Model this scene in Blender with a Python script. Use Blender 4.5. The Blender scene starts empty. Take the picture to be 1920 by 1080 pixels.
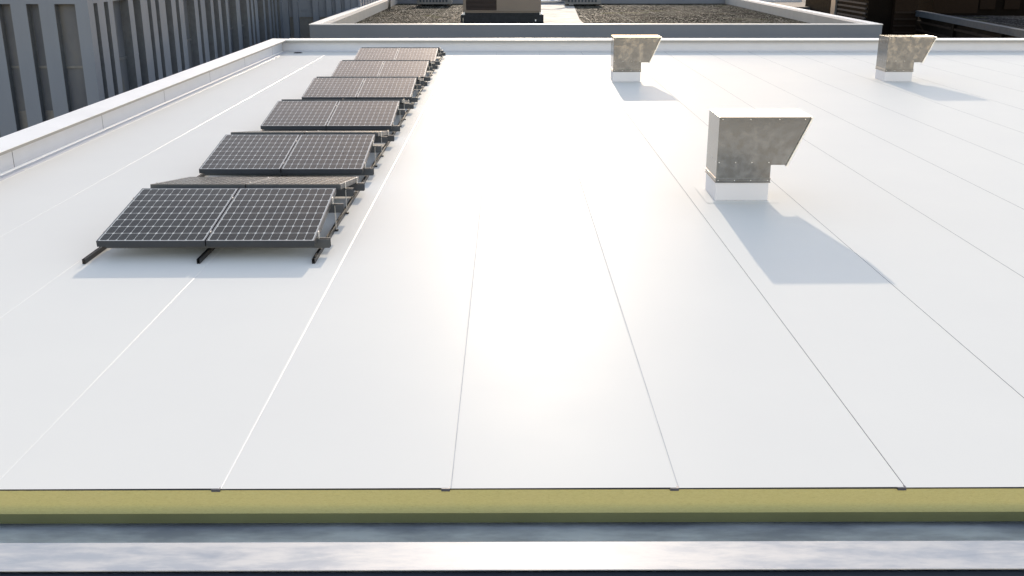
import bpy, bmesh, math, random
from mathutils import Matrix, Vector
R = math.radians
sc = bpy.context.scene
col = sc.collection
random.seed(7)

# ---------------------------------------------------------------- camera
cd = bpy.data.cameras.new('camera'); cam = bpy.data.objects.new('camera', cd); col.objects.link(cam)
YAW, PIT, CH = R(0.2556), R(18.2308), 4.2148
cam.location = (0, 0, CH)
cam.rotation_euler = (R(90) - PIT, 0, -YAW)
cd.sensor_width = 36.0; cd.lens = 1906.2 / 1920 * 36; cd.clip_start = 0.1; cd.clip_end = 2000
sc.camera = cam

# ---------------------------------------------------------------- light
SUN_EL, SUN_AZ = R(17.3), R(1.66)
w = bpy.data.worlds.new('World'); sc.world = w; w.use_nodes = True
nt = w.node_tree; nt.nodes.clear()
sky = nt.nodes.new('ShaderNodeTexSky'); sky.sky_type = 'NISHITA'; sky.sun_disc = False
sky.sun_elevation = SUN_EL; sky.sun_rotation = SUN_AZ
sky.air_density = 0.9; sky.dust_density = 0.2; sky.ozone_density = 0.6
bg = nt.nodes.new('ShaderNodeBackground'); bg.inputs[1].default_value = 0.15
wo = nt.nodes.new('ShaderNodeOutputWorld')
tint = nt.nodes.new('ShaderNodeMix'); tint.data_type = 'RGBA'; tint.blend_type = 'MULTIPLY'; tint.inputs[0].default_value = 1.0
tint.inputs[7].default_value = (1.31, 0.985, 0.775, 1)      # warm multiplier added to the sky light, white balances the roof
nt.links.new(sky.outputs[0], tint.inputs[6]); nt.links.new(tint.outputs[2], bg.inputs[0]); nt.links.new(bg.outputs[0], wo.inputs[0])
sl = bpy.data.lights.new('sun', 'SUN'); sl.energy = 1.2; sl.angle = R(0.53); sl.color = (1.0, 0.86, 0.69)
so = bpy.data.objects.new('sun', sl); col.objects.link(so)
sd = Vector((math.sin(SUN_AZ) * math.cos(SUN_EL), math.cos(SUN_AZ) * math.cos(SUN_EL), math.sin(SUN_EL)))
so.rotation_euler = sd.to_track_quat('Z', 'Y').to_euler(); so.location = (0, 20, 30)
sc.view_settings.view_transform = 'Standard'; sc.view_settings.look = 'None'
sc.view_settings.exposure = 1.50; sc.view_settings.gamma = 1.0

# ---------------------------------------------------------------- materials
class NT:
    def __init__(s, name):
        s.m = bpy.data.materials.new(name); s.m.use_nodes = True; s.t = s.m.node_tree
        s.p = s.t.nodes['Principled BSDF']
        s.co = None
    def n(s, typ, **kw):
        nd = s.t.nodes.new(typ)
        for k, v in kw.items(): setattr(nd, k, v)
        return nd
    def l(s, a, b): s.t.links.new(a, b)
    def obj(s, scale=(1, 1, 1), world=False):
        tc = s.n('ShaderNodeNewGeometry') if world else s.n('ShaderNodeTexCoord')
        mp = s.n('ShaderNodeMapping'); mp.inputs['Scale'].default_value = scale
        s.l(tc.outputs['Position' if world else 'Object'], mp.inputs[0]); return mp.outputs[0]
    def noise(s, vec, scale, detail=6, rough=0.6, dist=0.0):
        nd = s.n('ShaderNodeTexNoise'); nd.inputs['Scale'].default_value = scale
        nd.inputs['Detail'].default_value = detail; nd.inputs['Roughness'].default_value = rough
        nd.inputs['Distortion'].default_value = dist
        s.l(vec, nd.inputs['Vector']); return nd.outputs['Fac']
    def ramp(s, f, stops, interp='LINEAR'):
        r = s.n('ShaderNodeValToRGB'); r.color_ramp.interpolation = interp
        e = r.color_ramp.elements
        while len(e) < len(stops): e.new(0.5)
        for i, (p, c) in enumerate(stops):
            e[i].position = p; e[i].color = (*c, 1) if not isinstance(c, (int, float)) else (c, c, c, 1)
        s.l(f, r.inputs[0]); return r.outputs[0]
    def math(s, op, a, b=None, c=None):
        nd = s.n('ShaderNodeMath', operation=op)
        for i, v in enumerate((a, b, c)):
            if v is None: continue
            if isinstance(v, (int, float)): nd.inputs[i].default_value = v
            else: s.l(v, nd.inputs[i])
        return nd.outputs[0]
    def mix(s, f, a, b, blend='MIX'):
        nd = s.n('ShaderNodeMix', data_type='RGBA', blend_type=blend)
        for i, v in ((0, f), (6, a), (7, b)):
            if isinstance(v, (int, float)): nd.inputs[i].default_value = v
            elif isinstance(v, tuple): nd.inputs[i].default_value = (*v, 1)
            else: s.l(v, nd.inputs[i])
        return nd.outputs[2]
    def bump(s, h, strength, dist=0.01):
        b = s.n('ShaderNodeBump'); b.inputs['Strength'].default_value = strength; b.inputs['Distance'].default_value = dist
        s.l(h, b.inputs['Height']); s.l(b.outputs[0], s.p.inputs['Normal'])
    def set(s, col=None, rough=None, metal=None, spec=None, coat=None, ior=None):
        for k, v in (('Base Color', col), ('Roughness', rough), ('Metallic', metal), ('Specular IOR Level', spec), ('Coat Weight', coat), ('IOR', ior)):
            if v is None: continue
            if isinstance(v, tuple): s.p.inputs[k].default_value = (*v, 1)
            elif isinstance(v, (int, float)): s.p.inputs[k].default_value = v
            else: s.l(v, s.p.inputs[k])
        return s.m

def plain(name, c, rough=0.6, metal=0.0, spec=0.5, var=0.12, scale=3.0, bump=0.0, bscale=60):
    a = NT(name); v = a.obj(world=True)
    f = a.noise(v, scale)
    lo = tuple(x * (1 - var) for x in c); hi = tuple(min(1, x * (1 + var)) for x in c)
    cc = a.ramp(f, [(0.3, lo), (0.7, hi)])
    rr = a.ramp(a.noise(v, scale * 2.3), [(0.3, max(0.02, rough - 0.06)), (0.7, min(1, rough + 0.06))])
    if bump: a.bump(a.noise(v, bscale, 4), bump, 0.004)
    return a.set(cc, rr, metal, spec)

M = {}
def membrane():
    a = NT('white_membrane'); v = a.obj(world=True)
    f = a.noise(v, 0.35, 5, 0.6)
    g = a.noise(v, 9.0, 5, 0.7)
    c = a.ramp(f, [(0.3, (0.775, 0.761, 0.717)), (0.7, (0.794, 0.780, 0.732))])
    c = a.mix(a.ramp(g, [(0.62, 0.0), (0.85, 0.10)]), c, (0.62, 0.60, 0.57))
    r = a.ramp(a.noise(v, 1.3, 5), [(0.3, 0.41), (0.7, 0.45)])
    h = a.noise(v, 240, 2)
    a.bump(h, 0.05, 0.001)
    return a.set(c, r, 0, 0.5, ior=1.048)
M['mem'] = membrane()
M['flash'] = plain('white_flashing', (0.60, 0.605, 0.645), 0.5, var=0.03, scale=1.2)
M['cap'] = plain('cream_coping_metal', (0.90, 0.88, 0.85), 0.45, var=0.03, scale=0.8)
M['weld'] = NT('glossy_white_weld').set((0.86, 0.855, 0.84), 0.30, 0, 0.5)
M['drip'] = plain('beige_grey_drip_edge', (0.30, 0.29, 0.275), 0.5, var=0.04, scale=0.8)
M['bead'] = plain('grey_lap_sealant', (0.17, 0.17, 0.18), 0.9, spec=0.02)
M['beadl'] = plain('pale_lap_sealant', (0.55, 0.55, 0.55), 0.9, spec=0.02)
M['adh'] = plain('dark_adhesive_layer', (0.02, 0.022, 0.03), 0.5)

def insulation():
    a = NT('yellow_mineral_insulation'); v = a.obj((1, 1, 5), world=True)
    f = a.noise(v, 28, 8, 0.75, 1.0)
    g = a.noise(a.obj(world=True), 1.2, 4)
    c = a.ramp(f, [(0.30, (0.40, 0.345, 0.14)), (0.5, (0.515, 0.465, 0.20)), (0.75, (0.565, 0.515, 0.235))])
    c = a.mix(a.ramp(g, [(0.35, 0.0), (0.7, 0.25)]), c, (0.57, 0.47, 0.24))
    a.bump(f, 0.35, 0.01)
    return a.set(c, 0.9, 0, 0.15)
M['ins'] = insulation()
M['olive'] = plain('olive_barrier_board', (0.165, 0.165, 0.075), 0.85, spec=0.2, var=0.08, scale=1.5)

def galvanised(name, stretch, lo, hi, dark, r0, r1, scale, bump=0.03, vs=11, spang=0.5, metal=0.9):
    a = NT(name); v = a.obj(stretch, world=True)
    f = a.noise(v, scale, 8, 0.62, 0.0)
    g = a.noise(v, scale * 0.32, 5, 0.6, 1.2)
    c = a.ramp(f, [(0.40, lo), (0.60, hi)])
    c = a.mix(a.ramp(g, [(0.60, 0.0), (0.78, 0.8)]), c, dark)
    vo = a.n('ShaderNodeTexVoronoi'); vo.inputs['Scale'].default_value = vs
    a.l(a.mix(0.12, v, a.n('ShaderNodeTexNoise').outputs['Color']), vo.inputs['Vector'])
    sp = a.n('ShaderNodeSeparateColor'); a.l(vo.outputs['Color'], sp.inputs[0])
    c = a.mix(a.math('MULTIPLY', sp.outputs[0], spang), c, hi)
    r = a.ramp(f, [(0.38, r0), (0.62, r1)])
    a.bump(a.noise(v, scale * 0.5, 3), bump, 0.02)
    return a.set(c, r, metal)
M['galv'] = galvanised('galvanised_steel', (1, 1, 1), (0.255, 0.235, 0.205), (0.305, 0.297, 0.28), (0.205, 0.195, 0.18), 0.07, 0.20, 7.0, 0.012, 16, 0.10)
M['tray'] = galvanised('mottled_steel_tray', (0.55, 1.9, 1.9), (0.45, 0.49, 0.56), (0.76, 0.82, 0.88), (0.20, 0.23, 0.28), 0.3, 0.5, 1.7, 0.10, 3, 0.05, 0.3)
M['coping'] = galvanised('weathered_bright_coping', (0.6, 2.2, 2.2), (0.38, 0.40, 0.43), (0.56, 0.55, 0.54), (0.20, 0.24, 0.31), 0.40, 0.55, 3.0, 0.02, 3, 0.05, 0.12)
M['clip'] = plain('grey_clip_metal', (0.11, 0.11, 0.125), 0.4, 0.6)
M['darkfront'] = plain('dark_front_face', (0.025, 0.03, 0.04), 0.7, spec=0.1)

M['frame'] = plain('anodised_dark_frame', (0.045, 0.05, 0.058), 0.42, 0.4, var=0.06)
M['frametop'] = plain('anodised_grey_edge', (0.10, 0.105, 0.11), 0.35, 0.6)
M['rail'] = plain('black_mounting_rail', (0.018, 0.019, 0.021), 0.4, 0.3)
M['beam'] = plain('slate_support_beam', (0.06, 0.068, 0.08), 0.5, 0.3)
M['post'] = plain('bright_aluminium', (0.75, 0.75, 0.74), 0.3, 0.85, var=0.04)
M['under'] = plain('panel_backsheet', (0.35, 0.35, 0.36), 0.6)

PW, PD, FH = 1.559, 2.086, 0.085
NCX, NCY, BORD = 12, 8, 0.030
def cells():
    a = NT('solar_cells'); tc = a.n('ShaderNodeTexCoord')
    sx = a.n('ShaderNodeSeparateXYZ'); a.l(tc.outputs['Object'], sx.inputs[0])
    cw, ch = (PW - 2 * BORD) / NCX, (PD - 2 * BORD) / NCY
    u = a.math('DIVIDE', a.math('SUBTRACT', sx.outputs[0], BORD), cw)
    v = a.math('DIVIDE', a.math('SUBTRACT', sx.outputs[1], BORD), ch)
    fu, fv = a.math('FRACT', u), a.math('FRACT', v)
    du = a.math('MULTIPLY', a.math('MINIMUM', fu, a.math('SUBTRACT', 1.0, fu)), cw)   # metres to the nearest cell edge
    dv = a.math('MULTIPLY', a.math('MINIMUM', fv, a.math('SUBTRACT', 1.0, fv)), ch)
    g1 = a.math('LESS_THAN', du, 0.0028); g2 = a.math('LESS_THAN', dv, 0.0046)
    dia = a.math('LESS_THAN', a.math('ADD', du, a.math('MULTIPLY', dv, 0.62)), 0.021)
    ou = a.math('MAXIMUM', a.math('LESS_THAN', u, 0.0), a.math('GREATER_THAN', u, float(NCX)))
    ov = a.math('MAXIMUM', a.math('LESS_THAN', v, 0.0), a.math('GREATER_THAN', v, float(NCY)))
    wht = a.math('MAXIMUM', a.math('MAXIMUM', a.math('MAXIMUM', g1, g2), dia), a.math('MAXIMUM', ou, ov))
    # thin bus wires along the row and a slight tone per cell
    bus = a.math('LESS_THAN', a.math('ABSOLUTE', a.math('SUBTRACT', a.math('FRACT', a.math('MULTIPLY', fv, 3.0)), 0.5)), 0.03)
    cmb = a.n('ShaderNodeCombineXYZ'); a.l(a.math('FLOOR', u), cmb.inputs[0]); a.l(a.math('FLOOR', v), cmb.inputs[1])
    oi = a.n('ShaderNodeObjectInfo'); a.l(a.math('MULTIPLY', oi.outputs['Random'], 50.0), cmb.inputs[2])
    wn = a.n('ShaderNodeTexWhiteNoise'); a.l(cmb.outputs[0], wn.inputs['Vector'])
    c = a.ramp(wn.outputs['Value'], [(0.0, (0.0085, 0.0100, 0.0095)), (1.0, (0.015, 0.0175, 0.0165))])
    c = a.mix(a.math('MULTIPLY', bus, 0.35), c, (0.10, 0.10, 0.10))
    c = a.mix(wht, c, (0.60, 0.60, 0.57))
    dust = a.noise(a.obj((1, 1, 1)), 3.0, 6)
    r = a.ramp(dust, [(0.3, 0.20), (0.7, 0.30)])
    return a.set(c, r, 0.0, 0.5, ior=1.16)
M['cells'] = cells()

def facade(name, c):
    a = NT(name); v = a.obj(world=True)
    f = a.noise(a.obj((1, 1, 0.25), world=True), 0.7, 6, 0.6)
    cc = a.ramp(f, [(0.3, tuple(x * 0.93 for x in c)), (0.7, tuple(x * 1.07 for x in c))])
    a.bump(a.noise(v, 30, 4), 0.1, 0.005)
    return a.set(cc, 0.75, 0, 0.3)
M['fac'] = facade('grey_render_wall', (0.175, 0.20, 0.245))
M['reveal'] = plain('slot_shade_lining', (0.125, 0.135, 0.15), 0.7, spec=0.2)  # shade of the window recesses painted into the reveal colour
M['sill'] = plain('grey_window_frame', (0.13, 0.14, 0.155), 0.4, 0.2)
def dglass():
    a = NT('curtained_window_glass'); v = a.obj(world=True)
    f = a.noise(a.obj((1, 1, 0.5), world=True), 0.55, 3)
    c = a.ramp(f, [(0.35, (0.085, 0.098, 0.125)), (0.6, (0.135, 0.145, 0.165)), (0.85, (0.20, 0.18, 0.125))])
    return a.set(c, 0.3, 0, 0.1)
M['glass'] = dglass()
M['parapet2'] = plain('pale_concrete_parapet', (0.40, 0.385, 0.37), 0.8, var=0.06, scale=0.8, bump=0.2, bscale=8)
M['facade2'] = plain('slate_blue_wall', (0.165, 0.18, 0.21), 0.7, var=0.05, scale=0.3)
M['cap2'] = plain('white_roof_coping', (0.80, 0.79, 0.78), 0.5, var=0.03)

def tiled_roof(name, lo, hi, speck, rough):
    a = NT(name); v = a.obj(world=True)
    g = a.noise(v, 0.16, 5, 0.6, 0.8)
    c = a.ramp(g, [(0.44, lo), (0.56, hi)])
    s = a.noise(a.obj((1, 0.35, 1), world=True), 9.0, 4, 0.9)
    c = a.mix(a.ramp(s, [(0.56, 0.0), (0.60, 1.0)]), c, speck)
    moss = a.ramp(a.noise(v, 0.22, 3), [(0.60, 0.0), (0.66, 0.7)])
    c = a.mix(moss, c, (0.045, 0.05, 0.02))
    br = a.n('ShaderNodeTexBrick'); br.offset = 0.0
    br.inputs['Scale'].default_value = 1.0; br.inputs['Mortar Size'].default_value = 0.012
    br.inputs['Brick Width'].default_value = 3.1; br.inputs['Row Height'].default_value = 6.0
    br.inputs['Color1'].default_value = (0, 0, 0, 1); br.inputs['Color2'].default_value = (0, 0, 0, 1); br.inputs['Mortar'].default_value = (1, 1, 1, 1)
    a.l(v, br.inputs['Vector'])
    c = a.mix(br.outputs['Fac'], c, (0.30, 0.29, 0.27))
    r = a.ramp(a.noise(v, 4, 6, 0.7), [(0.35, rough - 0.12), (0.65, rough + 0.12)])
    a.bump(s, 0.30, 0.02)
    return a.set(c, r, 0, a.ramp(s, [(0.54, 0.0), (0.62, 0.03)]))
M['gravel'] = tiled_roof('wet_gravel_roofing', (0.010, 0.012, 0.010), (0.045, 0.043, 0.034), (0.27, 0.265, 0.235), 0.6)
M['dgravel'] = tiled_roof('dark_gravel_roofing', (0.010, 0.010, 0.011), (0.02, 0.02, 0.02), (0.08, 0.08, 0.09), 0.6)
M['pale'] = plain('painted_glare_strip', (0.40, 0.385, 0.36), 0.8, var=0.25, scale=0.5)
M['tan'] = plain('tan_painted_steel', (0.155, 0.132, 0.115), 0.55, var=0.04, scale=0.5)
M['brownlouv'] = plain('rust_brown_louvre', (0.030, 0.019, 0.014), 0.6)
M['plinth'] = plain('black_steel_plinth', (0.018, 0.021, 0.026), 0.6, 0.0, spec=0.2, var=0.3)
M['white'] = plain('white_corner_cap', (0.8, 0.8, 0.8), 0.4)
M['unit'] = plain('grey_unit_casing', (0.16, 0.165, 0.175), 0.5, 0.3, var=0.06)
M['pipe'] = plain('polished_pipe_jacket', (0.72, 0.72, 0.72), 0.22, 0.95, var=0.05)
M['dark'] = plain('dark_bronze_cladding', (0.005, 0.0038, 0.003), 0.8, spec=0.05, var=0.2, scale=1)
M['brown'] = plain('dark_brown_panel', (0.014, 0.0095, 0.007), 0.8, spec=0.05, var=0.1)
M['slat'] = plain('bronze_louvre_slat', (0.022, 0.017, 0.014), 0.8, spec=0.05)
M['gslat'] = plain('grey_louvre_slat', (0.05, 0.05, 0.055), 0.7, spec=0.1)
M['ledge'] = plain('slate_ledge_metal', (0.055, 0.066, 0.082), 0.7, spec=0.1)
M['asphalt'] = plain('street_asphalt', (0.05, 0.05, 0.052), 0.85, scale=0.2, bump=0.3, bscale=20)

# ---------------------------------------------------------------- helpers
class MB:
    def __init__(s): s.v = []; s.f = []; s.mi = []
    def box(s, x0, x1, y0, y1, z0, z1, mi=0, faces='all'):
        b = len(s.v)
        s.v += [(x, y, z) for z in (z0, z1) for y in (y0, y1) for x in (x0, x1)]
        for q in ((0, 2, 3, 1), (4, 5, 7, 6), (0, 1, 5, 4), (2, 6, 7, 3), (0, 4, 6, 2), (1, 3, 7, 5)):
            s.f.append([b + i for i in q]); s.mi.append(mi)
        return s
    def quad(s, pts, mi=0):
        b = len(s.v); s.v += [tuple(p) for p in pts]; s.f.append(list(range(b, b + len(pts)))); s.mi.append(mi); return s
    def prism(s, prof, axis, a0, a1, mi=0):
        """prof: 2D points; axis 'x' => (y,z) profile, 'y' => (x,z) profile, 'z' => (x,y)"""
        b = len(s.v); n = len(prof)
        for a in (a0, a1):
            for p, q in prof:
                s.v.append({'x': (a, p, q), 'y': (p, a, q), 'z': (p, q, a)}[axis])
        for i in range(n):
            j = (i + 1) % n
            s.f.append([b + i, b + j, b + n + j, b + n + i]); s.mi.append(mi)
        s.f.append([b + i for i in range(n)][::-1]); s.mi.append(mi)
        s.f.append([b + n + i for i in range(n)]); s.mi.append(mi)
        return s
    def tube(s, pts, r, n=14, mi=0):
        pts = [Vector(p) for p in pts]; rings = []
        for i, p in enumerate(pts):
            d = (pts[min(i + 1, len(pts) - 1)] - pts[max(i - 1, 0)]).normalized()
            u = d.cross(Vector((0.31, 0.2, 1))).normalized(); w_ = d.cross(u)
            b = len(s.v); rings.append(b)
            for k in range(n):
                t = 2 * math.pi * k / n
                s.v.append(tuple(p + u * (r * math.cos(t)) + w_ * (r * math.sin(t))))
        for a, b in zip(rings, rings[1:]):
            for k in range(n):
                s.f.append([a + k, a + (k + 1) % n, b + (k + 1) % n, b + k]); s.mi.append(mi)
        s.f.append([rings[0] + k for k in range(n)][::-1]); s.mi.append(mi)
        s.f.append([rings[-1] + k for k in range(n)]); s.mi.append(mi)
        return s
    def build(s, name, mats, parent=None, loc=(0, 0, 0), rot=(0, 0, 0), bevel=0, smooth=False):
        me = bpy.data.meshes.new(name); me.from_pydata(s.v, [], s.f); me.update()
        for m in (mats if isinstance(mats, (list, tuple)) else [mats]): me.materials.append(m)
        for p, i in zip(me.polygons, s.mi): p.material_index = i; p.use_smooth = smooth
        bm = bmesh.new(); bm.from_mesh(me); bmesh.ops.recalc_face_normals(bm, faces=bm.faces); bm.to_mesh(me); bm.free()
        o = bpy.data.objects.new(name, me); col.objects.link(o); o.location = loc; o.rotation_euler = rot
        if parent: o.parent = parent
        if bevel:
            b = o.modifiers.new('bevel', 'BEVEL'); b.width = bevel; b.segments = 2; b.limit_method = 'ANGLE'
        return o
def tag(o, label=None, cat=None, group=None, kind=None):
    for k, v in (('label', label), ('category', cat), ('group', group), ('kind', kind)):
        if v: o[k] = v
    return o
def empty(name, loc=(0, 0, 0), rz=0.0):
    o = bpy.data.objects.new(name, None); col.objects.link(o); o.location = loc; o.rotation_euler = (0, 0, rz)
    o.empty_display_size = 0.2; return o
def kids(o): return [c for c in bpy.data.objects if c.parent == o]
def copy_tree(o, parent=None):
    ks = kids(o); c = o.copy(); col.objects.link(c)
    if parent: c.parent = parent
    for k in ks: copy_tree(k, c)
    return c

# ---------------------------------------------------------------- street
st = MB().quad([(-900, -900, -14), (900, -900, -14), (900, 900, -14), (-900, 900, -14)]).build('street', M['asphalt'])
tag(st, 'grey asphalt street far below the roofs', 'street', kind='structure')

# ---------------------------------------------------------------- our roof
YF, YB = 7.487, 46.88           # front cut edge, rear parapet inner face
XL, XR = -10.11, 25.0
roof = empty('flat_roof_building', (0, YF, 0))
tag(roof, 'building with a wide white membrane roof, cut open at the front over yellow insulation', 'building')
OFF = (0, -YF, 0)
def rp(mb, name, mat, **k): return mb.build(name, mat, roof, loc=OFF, **k)
seams = [-9.83, -7.93, -6.17, -4.279, -2.38, -0.474, 1.413, 3.300, 5.145, 7.057, 8.937, 10.83, 12.723, 14.61, 16.5, 18.39, 20.28, 22.17, 24.06]
edges = [XL - 0.3] + seams + [XR]
for i in range(len(edges) - 1):
    a, b = edges[i], edges[i + 1]
    last = i == len(edges) - 2
    x0 = a - 0.05 if i else a      # each sheet rises very slightly and laps over the next one
    y0, y1 = YF + 0.0005 * (i % 2), YB + 0.1
    mb = MB()
    prof = [(x0, 0.0)]
    n = 3
    if last: prof += [(b, 0.0)]
    else: prof += [(b - 0.016, 0.0045), (b, 0.0004)]
    for (p, q), (p2, q2) in zip(prof, prof[1:]):
        mb.quad([(p, y0, q), (p2, y0, q2), (p2, y1, q2), (p, y1, q)])
    rp(mb, 'membrane_sheet', M['mem'])
for i, s in enumerate(seams):
    if s < -0.5:
        wr = 0.0065 if i == 4 else 0.0028      # one seam has a thicker weld
        rp(MB().prism([(s - wr * math.cos(t * math.pi / 6), 0.001 + wr * 0.6 * math.sin(t * math.pi / 6)) for t in range(7)], 'y', YF + 0.004, YB - 0.05), 'lap_weld', M['weld'])
    if s > 3.0: rp(MB().box(s - 0.001, s + 0.0045, YF + 0.01, YB - 0.05, 0.0008, 0.0022), 'lap_sealant', M['bead'])
    elif s > -0.5: rp(MB().box(s - 0.001, s + 0.006, YF + 0.01, YB - 0.05, 0.0008, 0.0022), 'lap_sealant', M['beadl'])
rp(MB().box(XL - 0.4, XR, YF + 0.003, YF + 0.6, -0.014, -0.003), 'adhesive_layer', M['adh'])
rp(MB().box(XL - 0.4, XR, YF + 0.006, YB, -0.236, -0.0145), 'insulation_board', M['ins'])
rp(MB().box(XL - 0.4, XR, YF + 0.003, YB, -0.325, -0.2365), 'barrier_board', M['olive'])
for a in (-2.456, -0.553, 1.346, 3.236):
    rp(MB().box(a, a + 0.072, YF - 0.012, YF + 0.03, -0.022, 0.0035), 'seam_clip', M['clip'], bevel=0.002)
# metal tray in the roof's shade and bright coping in front of it
rp(MB().prism([(YF + 0.5, -0.37), (YF - 0.02, -0.372), (6.55, -0.405), (6.55, -0.42), (YF + 0.5, -0.42)], 'x', XL - 0.6, XR), 'metal_tray', M['tray'])
rp(MB().prism([(6.917, -0.15), (6.545, -0.153), (6.545, -0.161), (6.909, -0.158), (6.909, -0.5), (6.917, -0.5)][::-1], 'x', XL - 0.6, XR), 'edge_coping', M['coping'])
rp(MB().box(XL - 0.6, XR, 6.40, 6.905, -0.62, -0.43), 'front_ledge', M['darkfront'])
rp(MB().box(XL - 0.6, XR, 6.36, 6.543, -0.425, -0.175), 'edge_beam', M['darkfront'])
rp(MB().box(XL - 0.5, XR, 6.56, YB + 0.5, -14, -0.63), 'wall', M['facade2'])
rp(MB().box(XL - 0.5, XR, YF + 0.55, YB + 0.5, -0.625, -0.425), 'roof_deck', M['facade2'])
# left parapet: flashing sheets 4.87 m long with open joints, cant fillet, coping
yj = 1.1
JO = 20.62
ys = [JO + 4.83 * k for k in range(-3, 6)]
ys = [y for y in ys if y > YF + 0.2]
bounds = [YF] + ys + [YB]
for a, b in zip(bounds, bounds[1:]):
    g = 0.011
    prof = [(XL, 0.45), (XL, 0.02), (XL + 0.03, 0.0068), (XL + 0.235, 0.0060), (XL + 0.245, 0.0048)]
    mb = MB()
    for (p, q), (p2, q2) in zip(prof, prof[1:]):
        e = 0.12 if p2 > XL + 0.2 else 0.0
        mb.quad([(p, a + g, q), (p2, a + g + e, q2), (p2, b - g - e * 0.2, q2), (p, b - g, q)])
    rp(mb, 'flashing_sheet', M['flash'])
rp(MB().box(XL - 0.5, XL - 0.012, YF, YB + 0.5, -0.6, 0.455), 'left_parapet', M['adh'])
rp(MB().prism([(XL + 0.002, 0.046), (XL + 0.002, 0.008), (XL + 0.036, 0.008), (XL + 0.031, 0.022), (XL + 0.018, 0.037)], 'y', YF + 0.01, YB - 0.11, ), 'cant_strip', M['weld'])
rp(MB().prism([(XL - 0.56, 0.42), (XL - 0.56, 0.528), (XL + 0.20, 0.520), (XL + 0.20, 0.509), (XL - 0.55, 0.516), (XL - 0.55, 0.42)], 'y', YF, YB + 0.62), 'parapet_coping', M['cap'])
rp(MB().box(XL + 0.180, XL + 0.196, YF, YB - 0.17, 0.452, 0.5085), 'drip_edge', M['drip'])
# rear parapet
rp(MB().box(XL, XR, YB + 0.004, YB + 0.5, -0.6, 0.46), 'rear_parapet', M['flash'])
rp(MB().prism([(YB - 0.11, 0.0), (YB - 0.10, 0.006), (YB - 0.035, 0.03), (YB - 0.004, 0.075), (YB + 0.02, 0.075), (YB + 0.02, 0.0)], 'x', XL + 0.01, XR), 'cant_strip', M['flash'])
rp(MB().prism([(YB - 0.18, 0.500), (YB - 0.18, 0.515), (YB - 0.165, 0.530), (YB + 0.62, 0.536), (YB + 0.62, 0.44), (YB + 0.61, 0.44), (YB + 0.61, 0.520), (YB - 0.17, 0.500)], 'x', XL + 0.203, XR), 'parapet_coping', M['cap'])
rp(MB().box(XL + 0.2, XR, YB - 0.176, YB - 0.160, 0.415, 0.4995), 'drip_edge', M['drip'])

# roof drain in the far left corner
dr = empty('roof_drain', (-9.30, 46.2, 0.0))
tag(dr, 'small round grey drain grate in the roof\'s far left corner', 'drain')
mb = MB(); n = 24
mb.prism([(0.20 * math.cos(2 * math.pi * k / n), 0.20 * math.sin(2 * math.pi * k / n)) for k in range(n)], 'z', 0.001, 0.014)
mb.build('flange', M['clip'], dr)
mb = MB()
for k in range(-4, 5):
    h = math.sqrt(0.15 ** 2 - (k * 0.033) ** 2); mb.box(k * 0.033 - 0.008, k * 0.033 + 0.008, -h, h, 0.0145, 0.035)
mb.build('grate', M['adh'], dr)

# ---------------------------------------------------------------- solar array
T = R(8.6266); PX, PY0, PP, ZL = -5.924, 14.134, 5.133, 0.274
GAPR = 0.294
def make_panel():
    root = empty('solar_panel')
    f = MB()
    w_, d_, t = PW, PD, 0.018
    # frame profile: four side walls with a narrow top lip
    f.box(0, w_, 0, t, -FH, 0.004); f.box(0, w_, d_ - t, d_, -FH, 0.004)
    f.box(0, t, t + 0.0005, d_ - t - 0.0005, -FH, 0.004); f.box(w_ - t, w_, t + 0.0005, d_ - t - 0.0005, -FH, 0.004)
    f.build('frame', M['frame'], root)
    l = MB()
    l.box(0.001, w_ - 0.001, 0.001, 0.0135, 0.0045, 0.006); l.box(0.001, w_ - 0.001, d_ - 0.0135, d_ - 0.001, 0.0045, 0.006)
    l.box(0.001, 0.0135, 0.014, d_ - 0.014, 0.0045, 0.006); l.box(w_ - 0.0135, w_ - 0.001, 0.014, d_ - 0.014, 0.0045, 0.006)
    l.build('frame_lip', M['frametop'], root)
    MB().box(t + 0.0005, w_ - t - 0.0005, t + 0.0005, d_ - t - 0.0005, -0.004, 0.0035).build('cell_glass', M['cells'], root)
    MB().box(t + 0.0005, w_ - t - 0.0005, t + 0.0005, d_ - t - 0.0005, -0.012, -0.0045).build('backsheet', M['under'], root)
    return root
proto = make_panel(); first = True
rows = ['nearest', 'second nearest', 'third nearest', 'third farthest', 'second farthest', 'farthest']
for k in range(6):
    y = PY0 + k * PP
    for side in ('left', 'right'):
        for fb in ('front', 'back'):
            o = proto if first else copy_tree(proto); first = False
            x = PX if side == 'left' else PX + PW + 0.02
            if fb == 'front':
                o.location = (x, y, ZL); o.rotation_euler = (T, 0, 0)
                lab = '%s panel facing the camera in the %s row of dark solar panels' % (side, rows[k])
            else:
                yh = y + PD * math.cos(T) + GAPR
                o.location = (x + 0.03, yh, ZL + PD * math.sin(T)); o.rotation_euler = (-T, 0, 0)
                lab = '%s panel sloping away from the camera behind the %s row\'s ridge' % (side, rows[k])
            tag(o, lab, 'solar panel', 'dark solar panels in back to back rows')
RX = [-6.04, -4.41, -2.77]
RAILW = ['leftmost', 'middle', 'rightmost']
YEND = PY0 + 5 * PP + 4.9
for j, x in enumerate(RX):
    # C shaped rail, open at the top
    o = MB().prism([(-.022, 0.006), (.022, 0.006), (.022, .075), (.010, .075), (.010, .070), (.017, .070), (.017, .012), (-.017, .012), (-.017, .070), (-.010, .070), (-.010, .075), (-.022, .075)], 'y', 0, YEND - 13.9).build('mounting_rail', M['rail'], loc=(x, 13.9, 0))
    tag(o, '%s of the three long black rails lying under the solar panels' % RAILW[j], 'rail', 'black rails under the solar panels')
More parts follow.
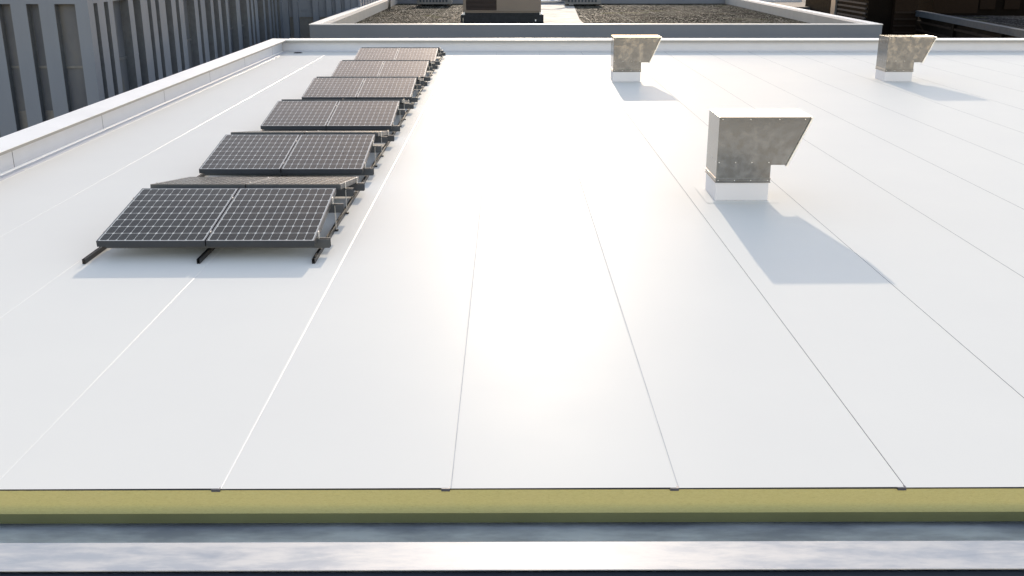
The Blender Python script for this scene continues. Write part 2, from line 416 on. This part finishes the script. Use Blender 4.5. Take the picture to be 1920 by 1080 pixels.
def beam_prof(h=0.13):   # C profile facing the camera, lips at the top
    return [(0, 0), (0.10, 0), (0.10, h), (0.075, h), (0.075, h - 0.006), (0.094, h - 0.006), (0.094, 0.006), (0.006, 0.006), (0.006, h), (0, h)]
for k in range(6):
    y = PY0 + k * PP
    root = empty('panel_support', (0, y, 0))
    tag(root, 'slate beams and bright posts carrying the %s row of solar panels' % rows[k], 'panel support', 'supports under the solar rows')
    L = PD * math.cos(T)
    ctr = [(0.32, +1), (L - 0.42, +1), (L + GAPR + 0.42, -1), (2 * L + GAPR - 0.32, -1)]
    for yb, s in ctr:
        zt = (ZL + math.tan(T) * yb if s > 0 else ZL + math.tan(T) * (2 * L + GAPR - yb)) - FH - 0.012
        h = min(0.13, zt - 0.08)
        MB().prism([(yb - 0.05 + a, zt - h + b) for a, b in beam_prof(h)], 'x', PX + 0.02, -2.615).build('beam', M['beam'], root)
        for x in RX:
            if zt - h > 0.10:
                pm = MB().box(x + 0.028, x + 0.040, yb - 0.052 - 0.018, yb - 0.052, 0.03, zt - 0.01)
                pm.box(x + 0.025, x + 0.069, yb - 0.10, yb - 0.04, 0.0, 0.03, 1)
                pm.build('post', [M['post'], M['rail']], root)
    # clamps on the outer panel edge and between the two panels
    for yb, s in ctr:
        d = yb / math.cos(T) if s > 0 else (yb - L - GAPR) / math.cos(T)
        zz = ZL + math.sin(T) * d if s > 0 else ZL + math.sin(T) * (PD - d)
        for x in (PX - 0.016, PX + 2 * PW + 0.022 + (0.03 if s < 0 else 0), PX + PW + 0.003):
            w2 = 0.013
            MB().box(x, x + w2, yb - 0.02, yb + 0.02, zz - FH - 0.02, zz + 0.016).build('clamp', M['post'], root)

# ---------------------------------------------------------------- roof vents
def make_vent():
    root = empty('roof_vent')
    W = 0.96
    MB().box(0.008, W - 0.008, 0.008, W - 0.008, 0.006, 0.345).build('curb', M['flash'], root, bevel=0.012)
    MB().box(-0.16, W + 0.16, -0.16, W + 0.16, 0.0052, 0.0068).build('base_flange', M['mem'], root)
    # hood outline seen from the front: upright duct with the mouth leaning out to the right
    prof = [(0, 0.40), (W, 0.40), (W, 0.655), (1.225, 0.655), (1.595, 1.482), (1.60, 1.50), (0, 1.50)]
    MB().prism(prof, 'y', 0, W).build('hood', M['galv'], root, bevel=0.006)
    sk = MB().box(-0.012, W + 0.012, -0.012, W + 0.012, 0.335, 0.352)
    sk.box(-0.006, W + 0.006, -0.006, W + 0.006, 0.3525, 0.405)
    sk.box(-0.014, W + 0.014, -0.014, W + 0.014, 0.4055, 0.418)
    sk.build('skirt', M['galv'], root, bevel=0.003)
    # flange round the mouth
    a, b = Vector((1.215, 0.64)), Vector((1.61, 1.512)); d = (b - a).normalized(); n_ = Vector((d.y, -d.x))
    fl = MB()
    q = [a + n_ * 0.008, b + n_ * 0.008, b + n_ * 0.035, a + n_ * 0.035]
    fl.prism([tuple(p) for p in q], 'y', -0.022, W + 0.022)
    fl.build('mouth_flange', M['post'], root, bevel=0.003)
    q = [a + n_ * 0.036 + d * 0.04, b + n_ * 0.036 - d * 0.04, b + n_ * 0.040 - d * 0.04, a + n_ * 0.040 + d * 0.04]
    MB().prism([tuple(p) for p in q], 'y', 0.02, W - 0.02).build('mouth_grille', M['beam'], root)
    sm = MB()
    n = 8
    for (x, z) in [(0.04, 0.70), (0.33, 0.70), (0.62, 0.70), (0.92, 0.70), (0.04, 0.38), (0.33, 0.38), (0.62, 0.38), (0.92, 0.38), (0.06, 1.46), (0.55, 1.46), (1.05, 1.46), (1.5, 1.46)]:
        sm.prism([(x + 0.009 * math.cos(2 * math.pi * k / n), z + 0.009 * math.sin(2 * math.pi * k / n)) for k in range(n)], 'y', -0.010 if z < 0.5 else -0.005, 0.0)
    for (y, z) in [(0.1, 0.70), (0.5, 0.70), (0.9, 0.70), (0.1, 0.38), (0.5, 0.38), (0.9, 0.38)]:
        sm.prism([(y + 0.009 * math.cos(2 * math.pi * k / n), z + 0.009 * math.sin(2 * math.pi * k / n)) for k in range(n)], 'x', -0.010 if z < 0.5 else -0.005, 0.0)
    sm.build('screw_heads', M['post'], root)
    return root
v1 = make_vent(); v1.location = (3.70, 17.74, 0)
G = 'galvanised roof vents with white curbs'
tag(v1, 'nearest and largest looking galvanised roof vent, alone in the middle of the white roof', 'roof vent', G)
v2 = copy_tree(v1); v2.location = (3.63, 35.5, 0)
tag(v2, 'far roof vent just right of the glare, close to the rear parapet', 'roof vent', G)
v3 = copy_tree(v1); v3.location = (13.0, 35.5, 0)
tag(v3, 'far roof vent on the right in front of the dark building', 'roof vent', G)

# ---------------------------------------------------------------- left building
ZB = -14
lb = empty('office_block', (-24, 45, ZB))
tag(lb, 'tall dark grey office block with narrow vertical window slots beyond the left parapet', 'building')
def lp(mb, name, mat, parent=lb, **k):
    return mb.build(name, mat, parent, loc=(24, -45, -ZB), **k)
XB, YC, YE, REC, ZT, ZTOP = -18.0, 45.3, 84.3, 0.42, 2.14, 9.0
core = MB().box(-40, XB - REC - 0.02, YC + REC + 0.02, YE + 16, ZB, ZTOP)
core.box(XB - REC - 0.02, -11.9 - REC, YE + REC + 0.02, YE + 16, ZB, ZTOP)
lp(core, 'core', M['fac'])
def slot_wall(slots, u0, u1, mk, zt=ZT):
    """mk(mb, u0, u1, z0, z1) adds a piece of the outer skin"""
    mb = MB(); last = u0
    for a, b in slots:
        mk(mb, last, a, ZB, zt); last = b
    mk(mb, last, u1, ZB, zt); mk(mb, u0, u1, zt, ZTOP)
    return mb
side = [(45.5, 45.95), (46.7, 47.2), (47.78, 49.76), (50.39, 51.41), (52.4, 52.93), (53.59, 54.14), (55.15, 56.15), (56.89, 57.47), (58.24, 60.3), (61.0, 61.55), (62.45, 63.62), (64.22, 65.32), (65.95, 67.05), (67.59, 69.58), (70.59, 72.47), (73.16, 73.72), (74.28, 74.77), (75.6, 77.4), (77.93, 79.01), (79.75, 80.31), (80.79, 81.37), (82.05, 82.95)]
side = [(a + 0.42, b + 0.42) for a, b in side]
def mk_side(mb, a, b, z0, z1): mb.box(XB - REC, XB, a, b, z0, z1)
lp(slot_wall(side, YC, YE - 0.001, mk_side), 'side_wall', M['fac'])
front = [(-24.2, -23.3), (-22.85, -21.9), (-21.9 + 0.0, -21.32), (-20.65, -20.11), (-19.44, -18.55)]
front = [(-26.4, -25.4), (-24.6, -23.9), (-23.2, -22.6), (-21.85, -21.32), (-20.65, -20.11), (-19.44, -18.55)]
def mk_front(mb, a, b, z0, z1): mb.box(a, b, YC, YC + REC, z0, z1)
lp(slot_wall(front, -40, XB - REC - 0.001, mk_front), 'front_wall', M['fac'])
back = [(-17.53, -17.18), (-16.76, -15.58), (-15.12, -14.47), (-14.05, -13.72), (-13.3, -12.99), (-12.57, -11.92)]
def mk_back(mb, a, b, z0, z1): mb.box(a, b, YE, YE + REC, z0, z1)
lp(slot_wall(back, XB - REC, -11.75, mk_back, 8), 'rear_wall', M['fac'])
far = [(85.2 + 1.15 * k + 0.35 * (k % 3), 85.9 + 1.15 * k + 0.35 * (k % 3)) for k in range(10)]
far = [(a, b) for a, b in far if b < YE + 15]
def mk_far(mb, a, b, z0, z1): mb.box(-11.75 - REC + 0.001, -11.751, a, b, z0, z1)
lp(slot_wall(far, YE + REC + 0.001, YE + 16, mk_far, 8), 'far_side_wall', M['fac'])
# windows: glass set back in every slot with transoms
TR = [-9.5, -7.4, -6.2, -3.36, -2.50, -0.545]
for a, b in side:
    wn = lp(MB().box(XB - REC - 0.001, XB - REC + 0.02, a + 0.001, b - 0.001, ZB, ZT - 0.002), 'window', M['glass'])
    mb = MB()
    for z in TR: mb.box(XB - REC + 0.021, XB - REC + 0.08, a + 0.002, b - 0.002, z - 0.06, z + 0.05)
    for e in (a + 0.002, b - 0.052): mb.box(XB - REC + 0.021, XB - REC + 0.06, e, e + 0.05, ZB, ZT - 0.003)
    mb.build('mullion', M['sill'], wn)
    mb = MB()
    for e in (a, b - 0.012): mb.box(XB - REC + 0.002, XB - 0.004, e, e + 0.012, ZB, ZT)
    mb.build('reveal', M['reveal'], wn)
for a, b in front:
    wn = lp(MB().box(a + 0.001, b - 0.001, YC + REC - 0.02, YC + REC + 0.001, ZB, ZT - 0.002), 'window', M['glass'])
    mb = MB()
    for z in TR: mb.box(a + 0.002, b - 0.002, YC + REC - 0.09, YC + REC - 0.021, z - 0.055, z + 0.04)
    mb.box(a + 0.002, b - 0.002, YC + REC - 0.06, YC + REC - 0.0215, -3.30, -2.56)
    for e in (a + 0.002, b - 0.042): mb.box(e, e + 0.04, YC + REC - 0.05, YC + REC - 0.021, ZB, ZT - 0.003)
    mb.build('mullion', M['sill'], wn)
    mb = MB()
    for e in (a, b - 0.012): mb.box(e, e + 0.012, YC + 0.004, YC + REC - 0.002, ZB, ZT)
    mb.build('reveal', M['reveal'], wn)
for a, b in back:
    wn = lp(MB().box(a + 0.001, b - 0.001, YE + REC - 0.02, YE + REC + 0.001, ZB, 7.9), 'window', M['sill'])
    mb = MB()
    mb.box(a + 0.002, b - 0.002, YE + REC - 0.16, YE + REC - 0.021, -0.66, -0.06)
    mb.box(a + 0.002, b - 0.002, YE + REC - 0.20, YE + REC - 0.161, -0.20, -0.13)
    mb.box(a + 0.002, b - 0.002, YE + REC - 0.10, YE + REC - 0.0215, -0.055, 4)
    mb.build('spandrel', M['fac'], wn)
for a, b in far:
    lp(MB().box(-11.75 - REC - 0.001, -11.75 - REC + 0.02, a + 0.001, b - 0.001, ZB, 7.9), 'window', M['glass'])

# ---------------------------------------------------------------- building behind
fb = empty('plant_roof_building', (5, 64, ZB))
tag(fb, 'slate blue building behind the white roof with gravel roof and pale parapets', 'building')
def fp(mb, name, mat, **k): return mb.build(name, mat, fb, loc=(-5, -64, -ZB), **k)
FX0, FX1, FY0, FY1, FZ, FT = -12.08, 22.95, 64.0, 107.0, -0.60, 0.09
fp(MB().box(FX0, FX1, FY0, FY1, ZB, FT - 1.2), 'wall', M['facade2'])
fp(MB().box(FX0, FX1, FY0 + 0.0, FY0 + 0.35, FT - 1.199, FT - 0.04), 'front_wall_band', M['facade2'])
fp(MB().box(FX0 + 1.0, FX1 - 1.0, FY0 + 0.355, FY1 - 0.5, FT - 1.199, FZ), 'roof_surface', M['gravel'])
TH = 1.05
fp(MB().prism([(2.66, 64.4), (5.6, 64.4), (5.5, 80.0), (6.6, 105.9), (2.66, 105.9)], 'z', FZ + 0.004, FZ + 0.012), 'painted_glare_strip', M['pale'])  # sun glare on the gravel, put in as a pale sheet
fp(MB().box(FX0 + 0.002, FX0 + TH, FY0 + 0.352, FY1, FT - 1.198, FT - 0.04), 'left_parapet', M['parapet2'])
fp(MB().box(FX1 - TH, FX1 - 0.002, FY0 + 0.352, FY1, FT - 1.198, FT - 0.04), 'right_parapet', M['parapet2'])
fp(MB().box(FX0 + TH + .001, FX1 - TH - .001, FY1 - 1.0, FY1, FT - 1.198, FT + 0.3), 'rear_parapet', M['facade2'])
cp = MB().box(FX0 - 0.02, FX1 + 0.02, FY0 - 0.02, FY0 + 0.37, FT - 0.038, FT + 0.012)
cp.box(FX0 - 0.02, FX0 + 0.62, FY0 + 0.371, FY1, FT - 0.038, FT + 0.012); cp.box(FX1 - 0.62, FX1 + 0.02, FY0 + 0.371, FY1, FT - 0.038, FT + 0.012)
fp(cp, 'coping', M['cap2'])

def ahu():
    r = empty('air_handling_unit', (-0.36, 76.2, FZ))
    tag(r, 'large tan rooftop air handler with brown louvre on a black plinth', 'air handler')
    x0, x1 = -3.02, 2.99
    MB().box(x0, x1, 0.0, 4.2, 0.004, 0.56).build('plinth', M['plinth'], r, bevel=0.02)
    MB().box(x0 + 0.30, x1 - 0.30, 0.12, 4.05, 0.565, 0.70).build('base_rail', M['plinth'], r)
    for sx in (x0 + 0.01, x1 - 0.29):
        for yy in (0.05, 3.8): MB().prism([(sx, 0.565), (sx + 0.28, 0.565), (sx + (0.28 if sx < 0 else 0.0), 0.78)], 'y', yy, yy + 0.3).build('corner_bracket', M['white'], r)
    b = MB().box(x0 + 0.17, x1 - 0.19, 0.15, 4.0, 0.78, 3.1).build('casing', M['tan'], r, bevel=0.02)
    MB().box(x0 + 0.17, x1 - 0.19, 0.2, 3.9, 0.70, 0.779).build('casing_foot', M['tan'], r)
    lv = MB().box(x0 + 0.40, x0 + 2.60, 0.135, 0.149, 0.88, 2.9)
    lv.build('louvre', M['dark'], r)
    sl_ = MB()
    for k in range(22):
        z = 0.90 + k * 0.09; sl_.prism([(0.134, z), (0.10, z), (0.134, z + 0.06)], 'x', x0 + 0.42, x0 + 2.58)
    sl_.build('louvre_slats', M['brownlouv'], r)
    MB().box(x1 - 0.62, x1 - 0.53, -0.012, -0.001, 0.12, 0.24).build('small_plate', M['white'], r)
    MB().box(x0 + 0.16, x0 + 0.185, -0.012, -0.001, 0.02, 0.36).build('conduit', M['post'], r)
ahu()
def cond(x, w_, lab):
    r = empty('condenser_unit', (x, 101.0, FZ)); tag(r, lab, 'condenser', 'grey condensers behind the air handler')
    MB().box(0, w_, 0, 2.6, 0.17, 1.55).build('casing', M['unit'], r, bevel=0.02)
    for a in (0.1, w_ - 0.45): MB().box(a, a + 0.3, 0.05, 2.5, 0.002, 0.165).build('skid', M['brownlouv'], r)
    mb = MB()
    for k in range(9): mb.box(0.25 + k * (w_ - 0.5) / 9, 0.25 + k * (w_ - 0.5) / 9 + 0.18, -0.012, -0.001, 0.35, 1.45)
    mb.build('grille', M['ledge'], r)
cond(-8.65, 3.3, 'grey condenser unit left of the tan air handler')
cond(5.55, 3.4, 'grey condenser unit right of the tan air handler')
# silver ducts
def pipe(name, pts, rad, lab):
    o = MB().tube([(a - pts[0][0], b - pts[0][1], c - pts[0][2]) for a, b, c in pts], rad, 16).build(name, M['pipe'], loc=pts[0], smooth=True)
    tag(o, lab, 'pipe', 'silver pipes on the gravel roof')
el = [(-10.75 + 0.35 * (1 - math.cos(t * math.pi / 16)), 96.0 + 0.0 * t, 0.05 + 0.35 * math.sin(t * math.pi / 16)) for t in range(0, 9)]
pipe('insulated_pipe', [(-10.75, 96.0, -0.59)] + el + [(-8.4, 98.8, 0.40), (-8.3, 101.1, 0.40)], 0.13, 'polished silver pipe bending down to the roof at the far left')
pipe('insulated_pipe', [(-10.2, 97.0, 0.20), (-9.2, 98.4, 0.20), (-8.4, 101.1, 0.20)], 0.10, 'thinner straight silver pipe below the bent one at the far left')
pipe('insulated_pipe', [(2.2, 96.5, 0.05), (4.5, 97.2, 0.05), (5.9, 101.05, 0.10)], 0.14, 'silver pipe joining the air handler and the condenser on its right')
pipe('insulated_pipe', [(2.2, 97.5, 0.42), (4.6, 98.2, 0.42), (5.9, 101.05, 0.45)], 0.10, 'upper thin silver pipe between air handler and right condenser')

# ---------------------------------------------------------------- dark buildings on the right
db = empty('dark_louvred_building', (30, 60, ZB))
tag(db, 'almost black building with horizontal louvres and a slate ledge at the far right', 'building')
def dp(mb, name, mat, rot=None, parent=db, **k): return mb.build(name, mat, parent, loc=(-30, -60, -ZB), **k)
A, B = Vector((31.65, 81.1)), Vector((28.75, 50.0)); dirv = (B - A).normalized(); nrm = Vector((-dirv.y, dirv.x))
if nrm.x > 0: nrm = -nrm
def along(mb, t0, t1, o0, o1, z0, z1):
    p = [A + dirv * t0 + nrm * o0, A + dirv * t1 + nrm * o0, A + dirv * t1 + nrm * o1, A + dirv * t0 + nrm * o1]
    mb.prism([tuple(q) for q in p], 'z', z0, z1)
LEN = (B - A).length
mb = MB(); along(mb, 0, LEN, -9, -0.12, ZB, -0.42); dp(mb, 'wall', M['dark'])
mb = MB(); along(mb, -0.05, LEN, -0.35, 0.12, -0.40, 0.0); dp(mb, 'ledge', M['ledge'])
mb = MB(); along(mb, 0, LEN, -30, -0.36, -0.418, -0.35); dp(mb, 'roof_surface', M['dgravel'])
mb = MB()
for k in range(9):
    z = -0.72 - k * 0.62; along(mb, 0.25, LEN, -0.118, 0.02, z - 0.14, z)
dp(mb, 'louvre', M['slat'])
for t in (8.6, 17.6, 26.6):
    mb = MB(); along(mb, t, t + 0.5, -0.11, 0.06, -6.6, -0.43); dp(mb, 'pilaster', M['dark'])
dp(MB().box(29.9, 31.63, 81.12, 90, ZB, 6), 'tall_block', M['brown'])
mb = MB()
for k in range(13): mb.box(29.92, 31.60, 80.98, 81.118, -6.2 + k * 0.5, -6.2 + k * 0.5 + 0.12)
dp(mb, 'tall_block_louvre', M['slat'])
dp(MB().box(28.0, 29.89, 81.6, 89.4, ZB, 6), 'stair_tower', M['dark'])
mb = MB()
for k in range(13): mb.box(27.88, 27.998, 81.9, 88.9, -3.2 + k * 0.36, -3.2 + k * 0.36 + 0.13)
dp(mb, 'tower_louvre', M['gslat'])
dp(MB().box(27.85, 29.0, 89.45, 90.6, ZB, 6), 'column', M['unit'])
dp(MB().box(34.0, 37.6, 84.0, 88.0, -0.349, 5), 'penthouse', M['brown'])
dp(MB().box(31.7, 70, 103.0, 112.0, ZB, 6), 'rear_block', M['dark'])
mb = MB()
for a in (46.2, 48.6, 51.0): mb.box(a, a + 1.5, 102.8, 102.99, -1, 4)
dp(mb, 'rear_panel', M['brown'])
rb = empty('low_roof_building', (35, 110, ZB))
tag(rb, 'low dark roofed building with thin white roof edge, between parapet and dark tower', 'building')
MB().box(-12, -1.0, 0, 40, 0, 12.8).build('wall', M['ledge'], rb)
MB().box(-11.8, -1.2, 0.2, 39.8, 12.801, 12.85).build('roof_surface', M['plinth'], rb)
MB().box(-12.1, -0.9, 12.0, 12.5, 12.851, 13.1).build('coping', M['cap2'], rb)
